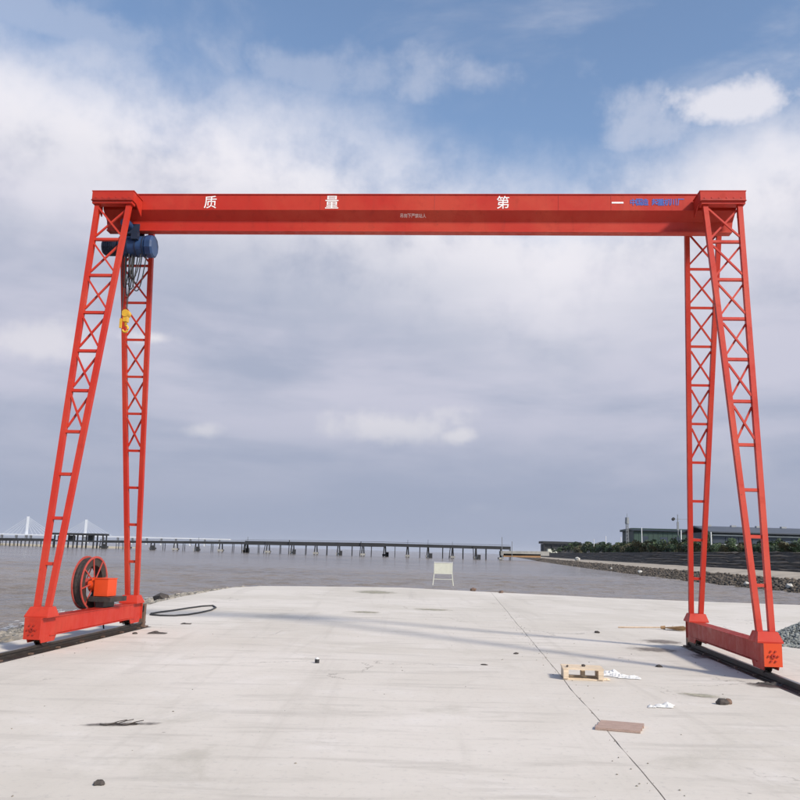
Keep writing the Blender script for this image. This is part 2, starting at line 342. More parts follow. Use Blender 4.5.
def quay():
    px = [(0, 644), (70, 627), (150, 604), (185, 596), (232, 587.5), (262, 586), (330, 586.5), (400, 587.5), (460, 590.5), (530, 594), (600, 597.5), (700, 601.5), (800, 605)]
    pts = [G(*q) for q in px]
    near_l = pts[0] + (pts[0]-pts[1]).normalized()*30
    out = [near_l] + pts + [Vector((21, 29.5, 0)), Vector((24, 20, 0)), Vector((24, -22, 0)), Vector((near_l.x, -22, 0))]
    ed = []
    for i, p in enumerate(out):                                             # break the cast edge up a little
        q = out[(i+1) % len(out)]; n = max(1, int((q-p).length/0.8))
        for k in range(n):
            r = p.lerp(q, k/n); j = noise.noise(r*0.9)*0.10 if 1 <= i <= 14 else 0
            ed.append((r.x+j, r.y+j*1.3))
    base = structure(MB().prism([(x*0.997, y*0.997) for x, y in ed], 'Z', -1.6, -0.008).build('quay', RUST))
    base.data.materials[0] = mat('quay_core', (0.24, 0.215, 0.185), 0.95, 0, 0.25, 1)
    jx = 2.32                                                               # the long casting joint, parallel to the rails
    n = Vector((ct_, st_, 0))
    for side in (-1, 1):
        bm = bmesh.new()
        f = bm.faces.new([bm.verts.new((x, y, 0)) for x, y in ed])
        bmesh.ops.triangulate(bm, faces=[f])
        bmesh.ops.bisect_plane(bm, geom=bm.verts[:]+bm.edges[:]+bm.faces[:], plane_co=C2W(jx + side*0.005, 0), plane_no=n*side, clear_inner=True)
        je = [e for e in bm.edges if all(abs((v.co - C2W(jx + side*0.005, 0)).dot(n)) < 1e-4 for v in e.verts)]
        bmesh.ops.subdivide_edges(bm, edges=je, cuts=140)
        for v in bm.verts:
            if abs((v.co - C2W(jx + side*0.005, 0)).dot(n)) < 1e-4: v.co += n*(noise.noise(Vector((v.co.y*2.3, side, 0)))*.007 + noise.noise(Vector((v.co.y*.5, 3, 0)))*.03)
        r = bmesh.ops.extrude_face_region(bm, geom=bm.faces[:])
        bmesh.ops.translate(bm, vec=(0, 0, -0.16), verts=[q for q in r['geom'] if isinstance(q, bmesh.types.BMVert)])
        bmesh.ops.recalc_face_normals(bm, faces=bm.faces)
        me = bpy.data.meshes.new('slab_panel'); bm.to_mesh(me); bm.free(); me.materials.append(CONC)
        link('slab_panel', me, base)
    return pts, near_l
EDGE, NEARL = quay()

# low rubble margin on the left of the quay, running out into the water
lm = [NEARL + (EDGE[0]-NEARL)*k for k in (0.3, 0.6, 0.85)] + EDGE[:6]
wd = [4.2, 4.2, 4.0, 3.9, 3.2, 2.6, 3.0, 3.4, .5]
bk_ = MB(); rb = MB(); fm = MB(); SEC = []
for i, p in enumerate(lm):
    d = (lm[min(i+1, len(lm)-1)] - lm[max(i-1, 0)]).normalized(); SEC.append((p, Vector((-d.y, d.x, 0)), wd[i]))
def margin(t, o):
    i = min(int(t), len(SEC)-2); k = t-i; p = SEC[i][0].lerp(SEC[i+1][0], k); n = SEC[i][1].lerp(SEC[i+1][1], k).normalized(); w_ = SEC[i][2]+(SEC[i+1][2]-SEC[i][2])*k
    q = p + n*(o*w_ + .02); q.z = -.07 - .52*max(0, o)**1.2 + .05*noise.noise(Vector((q.x*1.3, q.y*1.3, 0)))
    return q
NT, NO = 160, 14
for a in range(NT+1):
    for e in range(NO+1): bk_.v.append(tuple(margin(a/NT*(len(SEC)-1), e/NO*1.35-.03)))
bk_.f = [(a*(NO+1)+e, a*(NO+1)+e+1, (a+1)*(NO+1)+e+1, (a+1)*(NO+1)+e) for a in range(NT) for e in range(NO)]; bk_.sm = [False]*len(bk_.f)
structure(bk_.build('shore', RUBBLE))
for k in range(9000):
    t = random.random()*(len(SEC)-1); q = margin(t, min(1.25, abs(random.gauss(.35, .42)))); r = random.choice((.025, .03, .04, .05, .07, .11))
    rb.rock((q.x, q.y, q.z+r*.15), r)
stuff(rb.build('shore_rubble', RUBBLE))
for k in range(420):                                                         # wavelets breaking on the rubble
    t = random.random()*(len(SEC)-1); q = margin(t, random.gauss(1.08, .09)); q2 = margin(min(t+.03, len(SEC)-1.001), 1.0) - margin(t, 1.0)
    d = q2.normalized() if q2.length > 0 else Vector((0, 1, 0)); n_ = Vector((-d.y, d.x, 0)); l, h = random.uniform(.08, .35), random.uniform(.015, .05)
    fm.add([(v_.x, v_.y, WL+.09) for v_ in (q-d*l, q-n_*h, q+d*l, q+n_*h)], [(0, 1, 2, 3)])
stuff(fm.build('foam', PAPER))

# ------------------------------------------------------------------ right bank: riprap, path, dark stepped bank, scrub land
BK = [(28.0, -60), (28.4, 20), (29.0, 64), (30.5, 95), (35, 150), (41.5, 222), (53, 330), (74, 520), (94, 700)]
def bank_at(y):
    for (x0, y0), (x1, y1) in zip(BK, BK[1:]):
        if y <= y1: k = (y-y0)/(y1-y0); return x0+(x1-x0)*k
    return BK[-1][0] + (y-BK[-1][1])*0.11
ys = []
y = -60.0
while y < 900: ys.append(y); y += 2.0 if y < 110 else 5.0 if y < 260 else 14.0
def strip(name, prof, m, jit=0.0, jf=0.35):
    b = MB(); k = len(prof)
    for yy in ys:
        x0 = bank_at(yy)
        for o, z in prof:
            n1 = noise.noise(Vector((o*1.7, yy*jf, z*3)))*jit
            b.v.append((x0+o+n1, yy, z+n1*0.6))
    b.f = [(i*k+j, i*k+j+1, (i+1)*k+j+1, (i+1)*k+j) for i in range(len(ys)-1) for j in range(k-1)]; b.sm = [False]*len(b.f)
    return b.build(name, m)
structure(strip('riprap_slope', [(-2, -1.4), (-.3, -.75), (.6, -.35), (1.4, 0.0), (2.05, .22)], EARTH, .25))
structure(strip('path', [(2.0, .22), (3, .36), (5, .55), (7.1, .72)], PATH, .08))
prof = [(7.0, .66)]
for i in range(6): prof += [(7.15+i*.5, .66+.33*(i+.75)), (7.55+i*.5, .66+.33*(i+1))]
structure(strip('dark_bank', prof, EARTH, .42, .8))
structure(strip('land', [(10.0, 2.58), (13, 2.75), (20, 2.7), (60, 2.8), (160, 3.0), (700, 3.0)], SCRUB, .25, .2))
rk = MB()
for k in range(15000):
    yy = 45 + random.random()**1.6*330; o = random.uniform(-.5, 2.1)
    rk.rock((bank_at(yy)+o, yy, -.75 + (o+.5)*.38 + random.uniform(-.08, .1)), random.uniform(.06, .20)*(1 if yy < 140 else 1.5))
stuff(rk.build('riprap', ROCK))
for (yy, o, r, lab) in ((142, .35, .30, 'small pale boulder low on the riprap, left of the rear right leg'), (118, .3, .34, 'pale boulder on the riprap just left of the rear right leg'), (75, .25, .26, 'pale boulder low on the riprap seen between the two right legs'),
                       (66.5, .5, .30, 'pale boulder on the riprap seen between the chords of the front right leg'), (208, 2.6, .85, 'whitish boulder standing on the distant end of the pale path')):
    tag(MB().rock((0, 0, 0), r, .8).build('boulder', ROCKP, None, (bank_at(yy)+o, yy, -.40+o*.40 if o < 2 else .85)), lab, 'boulder', 'pale boulders on the bank')
sd = MB(); q = [W(-60, 545, 342), W(115, 549, 342), W(140, 549, 420), W(-90, 545, 420)]
sd.prism([(p.x, p.y) for p in q], 'Z', WL-.5, WL+.55); structure(sd.build('sandbar', SAND))

# ------------------------------------------------------------------ gantry crane
crane = thing('gantry_crane', 'tall red lattice-leg gantry crane spanning the concrete quay', 'crane', (CX, CY, 0), TH)
GE = S + 0.38
def girder():
    prof = [(-.20, ZT), (-.20, ZT-.285), (-.055, ZT-.44), (-.05, ZT-.605), (-.09, ZT-.613), (-.09, ZT-.637), (.09, ZT-.637), (.09, ZT-.613), (.05, ZT-.605), (.055, ZT-.44), (.20, ZT-.285), (.20, ZT)]
    b = MB(); k = len(prof); cut = lambda z: (ZT - z)*0.12
    vs = [(-GE+cut(z), y, z) for y, z in prof] + [(GE-cut(z), y, z) for y, z in prof]
    b.add(vs, [tuple(range(k-1, -1, -1)), tuple(range(k, 2*k))] + [(i, (i+1) % k, k+(i+1) % k, k+i) for i in range(k)])
    g = b.build('girder', RED, crane)
    MB().box((0, 0, ZT+.006), (2*GE-.02, .43, .012)).build('top_plate', RED, g)
    for x in (-3.55, -1.62, .4, 2.55, 3.45): MB().box((x, -.2015, ZT-.143), (.007, .004, .28)).build('weld_seam', REDD, g)
    return g
gird = girder()
def glyph(body, x, zc, h, m, name, y=-.2035, bold=.012, tilt=0.0, wscale=1.0, parent=None):
    c = bpy.data.curves.new('t', 'FONT'); c.body = body; c.extrude = 0.002; c.offset = bold; c.align_x = 'CENTER'
    o = bpy.data.objects.new('t', c); COL.objects.link(o)
    me = bpy.data.meshes.new_from_object(o.evaluated_get(bpy.context.evaluated_depsgraph_get()))
    bpy.data.objects.remove(o); bpy.data.curves.remove(c)
    zs = [v.co.y for v in me.vertices]; xs = [v.co.x for v in me.vertices]
    z0, z1, x0, x1 = min(zs), max(zs), (min(xs)+max(xs))/2, max(xs)-min(xs)
    full = h if z1-z0 > .3 else None
    sc = h/(z1-z0) if full else h
    for v in me.vertices:
        u, t, e = (v.co.x-x0)*sc*wscale, (v.co.y-(z0+z1)/2)*sc, v.co.z*0.6
        v.co = (x+u, y-e + t*math.sin(tilt), zc+t*math.cos(tilt))
    me.materials.clear(); me.materials.append(m)
    for p in me.polygons: p.use_smooth = False
    return link(name, me, parent or gird)
def px2x(px, y=-.2):        # girder coordinate of a column of the photograph
    d = ray(px, 200); n = Vector((-st_, ct_)); k = (n.dot(Vector((CX, CY))) + y)/(n.dot(Vector((d.x, d.y))))
    return W2C(Vector((d.x*k, d.y*k, 0))).x
ZM = ZT - .145
for ch, px_ in (('质', 210.5), ('量', 332), ('第', 503)):
    glyph(ch, px2x(px_), ZM+.005, .235, WHITE, 'character', bold=.004, wscale=.95)
MB().box((px2x(617.5), -.2025, ZM), (.20, .004, .028)).build('character', WHITE, gird)
for ch, px_ in (('中', 633), ('国', 639.2), ('造', 645.2), ('起', 655), ('重', 661), ('机', 667.5), ('川', 673), ('厂', 680.5)):
    glyph(ch, px2x(px_), ZM+.01, .125, BLUEINK, 'blue_character', bold=.02, wscale=.9)
tl = math.atan2(.145, .155)
for i, ch in enumerate('吊钩下严禁站人'):
    glyph(ch, px2x(402 + i*3.75), ZT-.285-.077, .075, FADED, 'small_character', y=-.1275-.004, bold=.008, tilt=-tl, wscale=.8)

def lattice_leg(sx, sy, lab):
    leg = link('leg', None, crane); leg['label'] = lab
    X = sx*S; top = lambda o: Vector((X+o*(A-.042), sy*T, ZL)); bot = lambda o: Vector((X+o*(B-.042), sy*L, ZF))
    nrm = Vector((0, (ZL-ZF), sy*(L-T))).normalized()
    for o in (-1, 1): MB().bar(bot(o), top(o), .080, .085, nrm).build('chord', RED, leg)
    at = lambda o, k: top(o).lerp(bot(o), k)
    for k in range(11):
        if k in (0, 10): continue
        MB().bar(at(-1, k/10)+Vector((.04, 0, 0)), at(1, k/10)-Vector((.04, 0, 0)), .045, .045, nrm).build('rung', RED, leg)
    for k in range(6):
        a, b = k/10+.012, (k+1)/10-.012
        for o in (-1, 1):
            e = Vector((o*.04, 0, 0)); off = nrm*.022*o
            MB().bar(at(o, a)-e+off, at(-o, b)+e+off, .030, .028, nrm).build('brace', RED, leg)
    MB().box(tuple(Vector((X, sy*T, ZL+.02))), (2*A+.06, .16, .05)).build('top_flange', RED, leg)
lattice_leg(-1, -1, 'front left lattice leg'); lattice_leg(-1, 1, 'rear left lattice leg')
lattice_leg(1, -1, 'front right lattice leg'); lattice_leg(1, 1, 'rear right lattice leg')

bolt_me = MB().cyl((0, 0, 0), (0, -.018, 0), .014, n=6).mesh('bolt', BOLT)
def head(sx):
    hd = link('leg_head', None, crane); X = sx*S; hw = A+.045
    for sy in (-1, 1):
        y0, y1 = sy*(T+.075), sy*.215
        # box beam on top of the pair of chords, its cover plate and the two gussets that tie it to the girder
        MB().box((X, sy*T, ZL+.135), (2*hw, .14, .17)).build('cross_beam', RED, hd)
        MB().box((X, (y0+y1)/2, ZL+.228), (2*hw+.02, abs(y0-y1), .014)).build('cover_plate', RED, hd)
        for o in (-1, 1):
            gx = X+o*(hw-.012)
            b = MB(); pr = [(sy*(T-.072), ZL+.22), (sy*(T-.072), ZL+.06), (y1, ZL-.08), (y1, ZL+.22)]
            b.prism(pr, 'X', gx-.009, gx+.009); b.build('gusset', RED, hd)
        if sy < 0:
            for k in range(6): link('bolt', bolt_me, hd, (X-hw+.07+k*(2*hw-.14)/5, -(T+.07), ZL+.10))
        MB().prism([(X-hw, ZL+.045), (X+hw, ZL+.045), (X+hw-.03, ZL+.075), (X-hw+.03, ZL+.075)], 'Y', sy*(T+.11) if sy < 0 else sy*(T-.07), sy*(T-.07) if sy < 0 else sy*(T+.11)).build('lower_lip', BOLT, hd)
head(-1); head(1)

wheel_me = MB().lathe((0, 0, 0), (1, 0, 0), [(-.05, .02), (-.05, .145), (-.035, .145), (-.035, .12), (.035, .12), (.035, .145), (.05, .145), (.05, .02)], 28).mesh('wheel', STEEL)
def carriage(sx):
    m = RED if sx < 0 else REDD
    cr = MB().box((sx*S, 0, (CTOP+CBOT)/2+.02), (2*CW, 2*LA-.04, CTOP-CBOT-.04)).build('end_carriage', m, crane)
    MB().box((sx*S, 0, CTOP-.006), (2*CW+.03, 2*LA-.03, .012)).build('top_flange', m, cr)
    MB().box((sx*S, 0, CBOT+.028), (2*CW+.03, 2*LA-.7, .012)).build('bottom_flange', m, cr)
    for sy in (-1, 1):
        MB().box((sx*S, sy*(LA-.008), (CTOP+CBOT)/2), (2*CW+.04, .024, CTOP-CBOT+.01)).build('end_plate', ORANGE if (sx > 0 and sy < 0) else m, cr)  # near right plate: sunlit look put into its colour, orange instead of the carriage red
        for o in (-1, 1):
            MB().prism([(sy*(LA-.025), CBOT+.05), (sy*(LA-.6), CBOT+.05), (sy*(LA-.52), CBOT-.06), (sy*(LA-.10), CBOT-.06)], 'X', sx*S+o*(CW-.004)-.006, sx*S+o*(CW-.004)+.006).build('wheel_cheek', m, cr)
        link('wheel', wheel_me, cr, (sx*S, sy*(LA-.31), .225))
        if sy < 0:
            for k in range(6):
                a = k*math.pi/3; link('bolt', bolt_me, cr, (sx*S+.062*math.cos(a), -LA-.003, .33+.075*math.sin(a)))
            MB().lathe((sx*S, -LA-.003, .33), (0, -1, 0), [(0, .012), (0, .032), (.018, .03), (.018, .012)], 14).build('axle_cap', BOLT, cr)
        # stepped foot that takes the two chords
        fb = MB(); yy = sy*L
        z0, z1 = CTOP+.001, ZF+.065
        lo = [(sx*S-.175, yy-.19), (sx*S+.175, yy-.19), (sx*S+.175, yy+.19), (sx*S-.175, yy+.19)]; hi = [(sx*S+(x-sx*S)*.78, yy-sy*.02+(y2-yy)*.62) for x, y2 in lo]
        fb.add([(x, y2, z0) for x, y2 in lo]+[(x, y2, z0+.02) for x, y2 in lo]+[(x, y2, z1) for x, y2 in hi], [(3, 2, 1, 0), (8, 9, 10, 11)]+[(i, (i+1) % 4, 4+(i+1) % 4, 4+i) for i in range(4)]+[(4+i, 4+(i+1) % 4, 8+(i+1) % 4, 8+i) for i in range(4)])
        ft = fb.build('foot', RED, cr)
carriage(-1); carriage(1)

# cable reel on the left carriage
reel = link('cable_reel', None, crane, (-S-.30, .52, .90), -.10); reel['label'] = 'spoked cable reel wound with black cable, orange drive box'
rim_me = MB().lathe((0, 0, 0), (1, 0, 0), [(-.008, .425), (-.008, .458), (.008, .458), (.008, .425)], 48).mesh('rim', PINK)
spoke_me = MB().bar((0, 0, .05), (0, 0, .43), .012, .024, (0, 1, 0)).mesh('spoke', PINK)
for x in (-.085, .085):
    link('rim', rim_me, reel, (x, 0, 0))
    for k in range(8):
        o = link('spoke', spoke_me, reel, (x, 0, 0)); o.rotation_euler = (k*math.pi/4+.2, 0, 0)
MB().lathe((0, 0, 0), (1, 0, 0), [(-.075, .30), (-.075, .425), (-.04, .435), (0, .428), (.04, .435), (.075, .425), (.075, .30)], 48).build('wound_cable', mat('dusty_cable', (0.035, 0.026, 0.022), 0.7, 0, 0.4, 14, 0.4, 50), reel)
MB().cyl((-.11, 0, 0), (.10, 0, 0), .075, n=20).build('hub', PINK, reel)
MB().cyl((.03, 0, -.03), (.18, 0, -.03), .125, .115, n=20).build('coupling', ORANGE, reel)
gb = MB().box((.29, .02, -.07), (.25, .32, .29)).build('drive_box', ORANGE, reel)
MB().box((.29, .02, .082), (.265, .335, .012)).build('lid', ORANGE, gb)
MB().box((.33, .06, -.265), (.40, .60, .08)).build('mounting_bracket', STEEL, reel)
MB().box((.31, .02, -.355), (.14, .38, .098)).build('pedestal', STEEL, reel)
MB().tube([(0, .1, -.40), (-.01, .35, -.47), (-.03, .6, -.60), (-.06, .75, -.84)], .014).build('lead_cable', RUBBER, reel)

# ------------------------------------------------------------------ electric hoist hanging under the girder
HX = -S+.12
hp = C2W(HX, 0, ZT-.637)
hoist = thing('electric_hoist', 'dark blue electric wire rope hoist hanging under the left end of the girder', 'hoist', hp, TH)
def oct_prism(x0, x1, r, zc, m, name, n=8, yc=0.0, ch=.03):
    b = MB(); ring = lambda x, k: [(x, yc+k*r*math.cos(2*math.pi*(i+.5)/n), zc+k*r*math.sin(2*math.pi*(i+.5)/n)) for i in range(n)]
    vs = ring(x0, .86)+ring(x0+ch, 1)+ring(x1-ch, 1)+ring(x1, .86)
    b.add(vs, [tuple(range(n-1, -1, -1)), tuple(range(3*n, 4*n))]+[(j*n+i, j*n+(i+1) % n, (j+1)*n+(i+1) % n, (j+1)*n+i) for j in range(3) for i in range(n)])
    return b.build(name, m, hoist)
ZD = -.27
MB().cyl((-.16, 0, ZD), (.30, 0, ZD), .185, n=28).build('drum_casing', BLUE, hoist)
for x in (-.15, .0, .15, .28): MB().lathe((x, 0, ZD), (1, 0, 0), [(-.008, .18), (-.008, .196), (.008, .196), (.008, .18)], 28).build('casing_ring', BLUED, hoist)
oct_prism(.30, .46, .21, ZD, BLUE, 'gear_case', 10)
mt = oct_prism(-.48, -.17, .155, ZD-.01, BLUED, 'motor', 14)
for k in range(7): MB().lathe((-.43+k*.035, 0, ZD-.01), (1, 0, 0), [(-.004, .15), (-.004, .166), (.004, .166), (.004, .15)], 20).build('cooling_fin', BLUED, mt)
tr = MB().box((.03, -.125, .02), (.34, .014, .18)).build('trolley', BLUED, hoist)
MB().box((.03, .125, .02), (.34, .014, .18)).build('side_plate', BLUED, tr)
for x in (-.07, .13):
    for y in (-1, 1): MB().cyl((x, y*.115, .055), (x, y*.065, .055), .052, n=16).build('wheel', STEEL, tr)
    MB().cyl((x, -.12, -.045), (x, .12, -.045), .014, n=8).build('tie_bolt', STEEL, tr)
MB().box((.03, 0, -.075), (.12, .20, .03)).build('hanger', BLUED, tr)
MB().cyl((.0, -.135, .07), (.0, -.33, .07), .085, .078, n=18).build('travel_motor', BLUE, tr)
MB().box((.16, -.20, -.14), (.12, .10, .14)).build('terminal_box', BLUED, hoist)
for y in (-.018, .03): MB().cyl((.04, y, ZD-.18), (.035, y*.8, -1.46), .0065, n=6).build('rope', STEEL, hoist)
hb = MB().cyl((.035, -.055, -1.52), (.035, .075, -1.52), .066, n=20).build('hook_block', YEL, hoist)
MB().box((.035, .01, -1.60), (.07, .11, .14)).build('block_body', YEL, hb)
hk = [(.035, .01, -1.66), (.035, .01, -1.73)]
for k in range(12):
    a = math.pi/2 - k*.40; hk.append((.035+.05*math.cos(a), .01, -1.795+.06*math.sin(a)))
MB().tube(hk, .021, 8).build('hook', YEL, hb)
for (x0, x1, dp, y) in ((-.10, .06, .55, -.05), (-.06, .10, .62, .02), (0, .16, .50, .06), (.03, .30, .68, -.08), (-.13, .02, .72, .08), (-.02, .2, .45, -.1), (-.16, -.02, .60, 0)):
    pts = [(x0+.05+(x1-x0)*k/14, y, ZD-.17-dp*(1-(abs(k/7-1))**2.6)) for k in range(15)]
    MB().tube(pts, .011, 5).build('control_cable', RUBBER, hoist)
MB().tube([(-.02, -.06, ZD-.17), (-.022, -.055, -1.0), (-.03, -.05, -1.62)], .009, 5).build('pendant_cable', RUBBER, hoist)
MB().box((-.03, -.05, -1.71), (.035, .04, .17)).build('push_button_pendant', YEL, hoist)

# ------------------------------------------------------------------ rails and rail stop
RP = [(-.06, .004), (.06, .004), (.06, .016), (.012, .026), (.012, .062), (.034, .07), (.034, .098), (-.034, .098), (-.034, .07), (-.012, .062), (-.012, .026), (-.06, .016)]
for sx, y1, lab in ((-1, 2.55, 'dark steel crane rail under the left carriage beside the water'), (1, 2.35, 'dark steel crane rail under the right carriage running past the gravel heap')):
    rl = tag(link('crane_rail', None, None, C2W(sx*S, 0), TH), lab, 'rail', 'crane rails')
    rr = MB().prism(RP, 'Y', -26, y1).build('rail', STEEL, rl)
    MB().box((0, (-26+y1)/2, .0995), (.040, 26+y1-.02, .003)).build('worn_running_surface', mat('worn_steel', (0.34, 0.32, 0.30), .35, .8, .2, 4), rr)
    MB().box((0, (-26+y1)/2, .003), (.30, 26+y1, .005)).build('bed_plate', STEEL, rl)
    for k in range(30):
        for o in (-1, 1): MB().box((o*.085, y1-.5-k*.85, .014), (.05, .07, .018)).build('rail_clip', RUST, rl)
st = thing('rail_stop', 'short rusty steel rail stop post behind the left carriage', 'rail stop', C2W(-S, 2.42), TH)
MB().box((0, 0, .23), (.11, .10, .42)).build('post', RUST, st); MB().box((0, 0, .015), (.2, .2, .024)).build('base_plate', RUST, st)
MB().box((0, -.06, .36), (.10, .03, .11)).build('buffer', RUBBER, st)
for sx, y1 in ((1, 2.42),):
    st = thing('rail_stop', 'short rusty steel rail stop post behind the right carriage', 'rail stop', C2W(S, 2.28), TH)
    MB().box((0, 0, .2), (.11, .10, .36)).build('post', RUST, st); MB().box((0, 0, .015), (.2, .2, .024)).build('base_plate', RUST, st)

# ------------------------------------------------------------------ small things on the quay
def facing(p): return math.atan2(-p.x, p.y)          # heading of the line of sight at p
c = G(443, 585.5); sg = thing('signboard', 'white blank board on a thin metal stand at the far edge of the quay', 'sign', c, facing(c)+.05)
MB().box((0, 0, .83), (.86, .025, .56)).build('board', BOARDW, sg)
MB().box((0, -.016, 1.10), (.9, .03, .03)).build('board_edge', TRIM, sg)
for o in (-1, 1):
    MB().bar((o*.44, .01, .55), (o*.50, -.12, 0), .03, .03, (0, 1, 0)).build('leg', BOARDW, sg)
    MB().bar((o*.43, .03, .80), (o*.48, .40, 0), .025, .025, (0, 1, 0)).build('leg', BOARDW, sg)
    MB().bar((o*.44, 0, 1.13), (o*.44, 0, .5), .03, .03, (0, 1, 0)).build('upright', BOARDW, sg)
MB().bar((-.47, -.05, .30), (.47, -.05, .30), .025, .025).build('crossbar', BOARDW, sg)

c = G(582, 678.5); pl = thing('wooden_pallet', 'small pale wooden pallet lying open end towards the camera', 'pallet', c, facing(c)+.10)
for x in (-.225, .225): MB().box((x, 0, .075), (.065, .42, .11)).build('bearer', WOOD, pl)
MB().box((.02, .12, .075), (.05, .16, .11)).build('bearer', WOOD, pl)
for y in (-.16, -.05, .06, .17): MB().box((random.uniform(-.005, .005), y, .142), (.53, .085, .02)).build('top_board', WOOD, pl)
for y in (-.15, .15): MB().box((0, y, .011), (.52, .09, .018)).build('bottom_board', WOOD, pl)
for x, y, r in ((-.2, -.1, .022), (.02, .02, .024)): tag(MB().rock((0, 0, 0), r).build('stone', DEBRIS, None, pl.matrix_basis @ Vector((x, y, .165)), 0), 'tiny dark stone on the %s of the pallet top' % ('left end' if x < -.1 else 'middle'), 'stone')

def crumple(name, c, rx, ry, h, m, lab, cat, n=22, seed=0.0):
    b = MB()
    for j in range(n+1):
        for i in range(n+1):
            u, v = i/n*2-1, j/n*2-1
            wob = 1+.35*noise.noise(Vector((u*1.6+seed, v*1.6, seed*3)))
            x, y = u*rx*wob, v*ry*wob
            e = max(0, 1-max(abs(u), abs(v))**3)
            z = .006 + h*abs(noise.noise(Vector((x*9+seed, y*9, seed))))*e + h*.6*abs(noise.noise(Vector((x*22+seed, y*22, seed+4))))*e
            b.v.append((x, y, z))
    b.f = [(j*(n+1)+i, j*(n+1)+i+1, (j+1)*(n+1)+i+1, (j+1)*(n+1)+i) for j in range(n) for i in range(n)]; b.sm = [False]*len(b.f)
    return tag(b.build(name, m, None, c, facing(c)), lab, cat)
crumple('plastic_sheet', G(611, 674), .12, .30, .05, PAPER, 'crumpled white plastic sheet against the right side of the pallet', 'plastic sheet', seed=1.7)
crumple('plastic_sheet', G(628, 677.5), .15, .16, .045, PAPER, 'flatter white plastic sheet trailing right of the other one', 'plastic sheet', seed=2.9)
crumple('paper_scrap', G(664, 706.5), .10, .10, .05, PAPER, 'crumpled white scrap on the slab in front of the pallet', 'paper', seed=4.2)
crumple('paper_scrap', G(652, 707), .04, .07, .025, PAPER, 'very small white scrap just left of the larger one', 'paper', seed=4.9)
crumple('cardboard_piece', G(606, 680), .05, .08, .04, WOOD, 'torn pale brown cardboard piece at the near right corner of the pallet', 'cardboard', seed=8.1)

c = G(620, 728); bd = thing('plank', 'weathered pinkish brown board lying flat on the slab near the casting joint', 'plank', c, facing(c)-.05)
for y in (-.135, .0, .135): MB().box((y*.09, y, .014), (.41, .132, .022)).build('slat', WOODP, bd)

c = G(668, 630); br = thing('broom', 'straw broom lying on the slab left of the right carriage', 'broom', c, facing(c)+.06)
MB().cyl((-.10, 0, .05), (-1.10, -.06, .016), .016, n=8).build('handle', STICK, br)
b = MB()
for k in range(130):
    a = random.gauss(0, .20); z = random.uniform(.01, .10)
    b.cyl((-.12, 0, .05), (.38+random.uniform(-.1, .05), a*.75, z*.9), .006, .003, n=3)
stuff(b.build('bristles', STRAW, br)); MB().cyl((-.16, 0, .05), (-.06, 0, .05), .03, .045, n=10).build('binding', STRAW, br)

def lump(name, px, py, r, m, lab, cat, flat=.6, dz=0.0):
    c = G(px, py); c.z = r*flat*.45+dz
    return tag(MB().rock((0, 0, 0), r, flat).build(name, m, None, c, random.random()*6), lab, cat)
lump('stone', 722, 704.5, .065, DEBRIS, 'left dark stone of the pair near the right rail', 'stone', .8)
lump('stone', 728.5, 704, .055, RUST, 'right brownish stone of the pair near the right rail', 'stone', .8)
lump('stone', 44.5, 644.5, .055, ROCKP, 'pale stone beside the rail under the near end of left carriage', 'stone', .7)
lump('stone', 51, 643.5, .045, ROCKP, 'second smaller pale stone beside the rail under left carriage', 'stone', .7)
lump('stone', 126, 624, .07, DEBRIS, 'dark stone below the far end of the left carriage', 'stone', .5)
lump('stone', 135, 634, .045, DEBRIS, 'small dark stone left of the flat brown debris', 'stone', .6)
lump('stone', 659, 667, .05, DEBRIS, 'small black stone above the white plastic sheet', 'stone', .6)
lump('stone', 473, 591, .16, RUST, 'brown stone on the far quay edge right of the signboard', 'stone', .7)
lump('stone', 501, 593, .14, RUST, 'brown stone farther right along the far quay edge', 'stone', .6)
lump('stone', 162, 597, .24, DEBRIS, 'dark round stone on the rubble behind the left rail stop', 'stone', .9, -.15)
lump('stone', 516, 654, .06, DEBRIS, 'small dark chip on the slab left of the pallet', 'stone', .3)
lump('stone', 484, 665, .05, DEBRIS, 'lone tiny chip between signboard and pallet', 'stone', .3)
lump('stone', 597, 633, .07, DEBRIS, 'dark stone at the tip of the broom handle', 'stone', .5)
crumple('debris_scrap', G(157, 633.5), .17, .10, .05, DEBRIS, 'flat dark brown debris on the slab right of the left carriage', 'debris', 10, 2.2)
crumple('debris_scrap', G(186, 624), .10, .08, .03, DEBRIS, 'thin dark scrap beside the black cable loop', 'debris', 10, 3.3)
crumple('debris_scrap', G(99, 784), .035, .05, .03, DEBRIS, 'little brown scrap near the bottom left corner', 'debris', 10, 5.5)
crumple('debris_scrap', G(772, 685), .17, .07, .05, DEBRIS, 'dark heap of dirt beside the right rail', 'debris', 12, 6.1)
c = G(317, 663); bt = thing('paint_tin', 'small black tin with a white lid standing alone on the slab', 'tin', c)
MB().cyl((0, 0, .002), (0, 0, .055), .032, n=16).build('body', RUBBER, bt); MB().lathe((0, 0, .055), (0, 0, 1), [(0, .002), (0, .03), (.010, .027), (.022, .014), (.022, .002)], 16).build('lid', PAPER, bt)
tw = MB(); pts = [G(100+k*3.4, 724+math.sin(k*1.1)*.7, .012) for k in range(12)]; tw.tube(pts, .007, 5)
for k in (3, 5, 8): tw.tube([pts[k], pts[k]+Vector((.06, .07, .012)), pts[k]+Vector((.10, .16, .008))], .004, 4)
tag(tw.build('twig', DEBRIS), 'thin dark branching twig on the slab at lower left', 'twig')
loop = [(151, 613.5), (160, 612), (172, 610.5), (188, 608), (203, 606), (213, 605.5), (216, 607.5), (211, 610), (200, 612.5), (188, 614.5), (174, 615.5), (160, 615.3), (150, 614.5)]
tag(MB().tube([G(x, y, .022) for x, y in loop], .02, 6).build('cable', RUBBER), 'black cable lying in a long loop on the quay behind the left rail stop', 'cable')

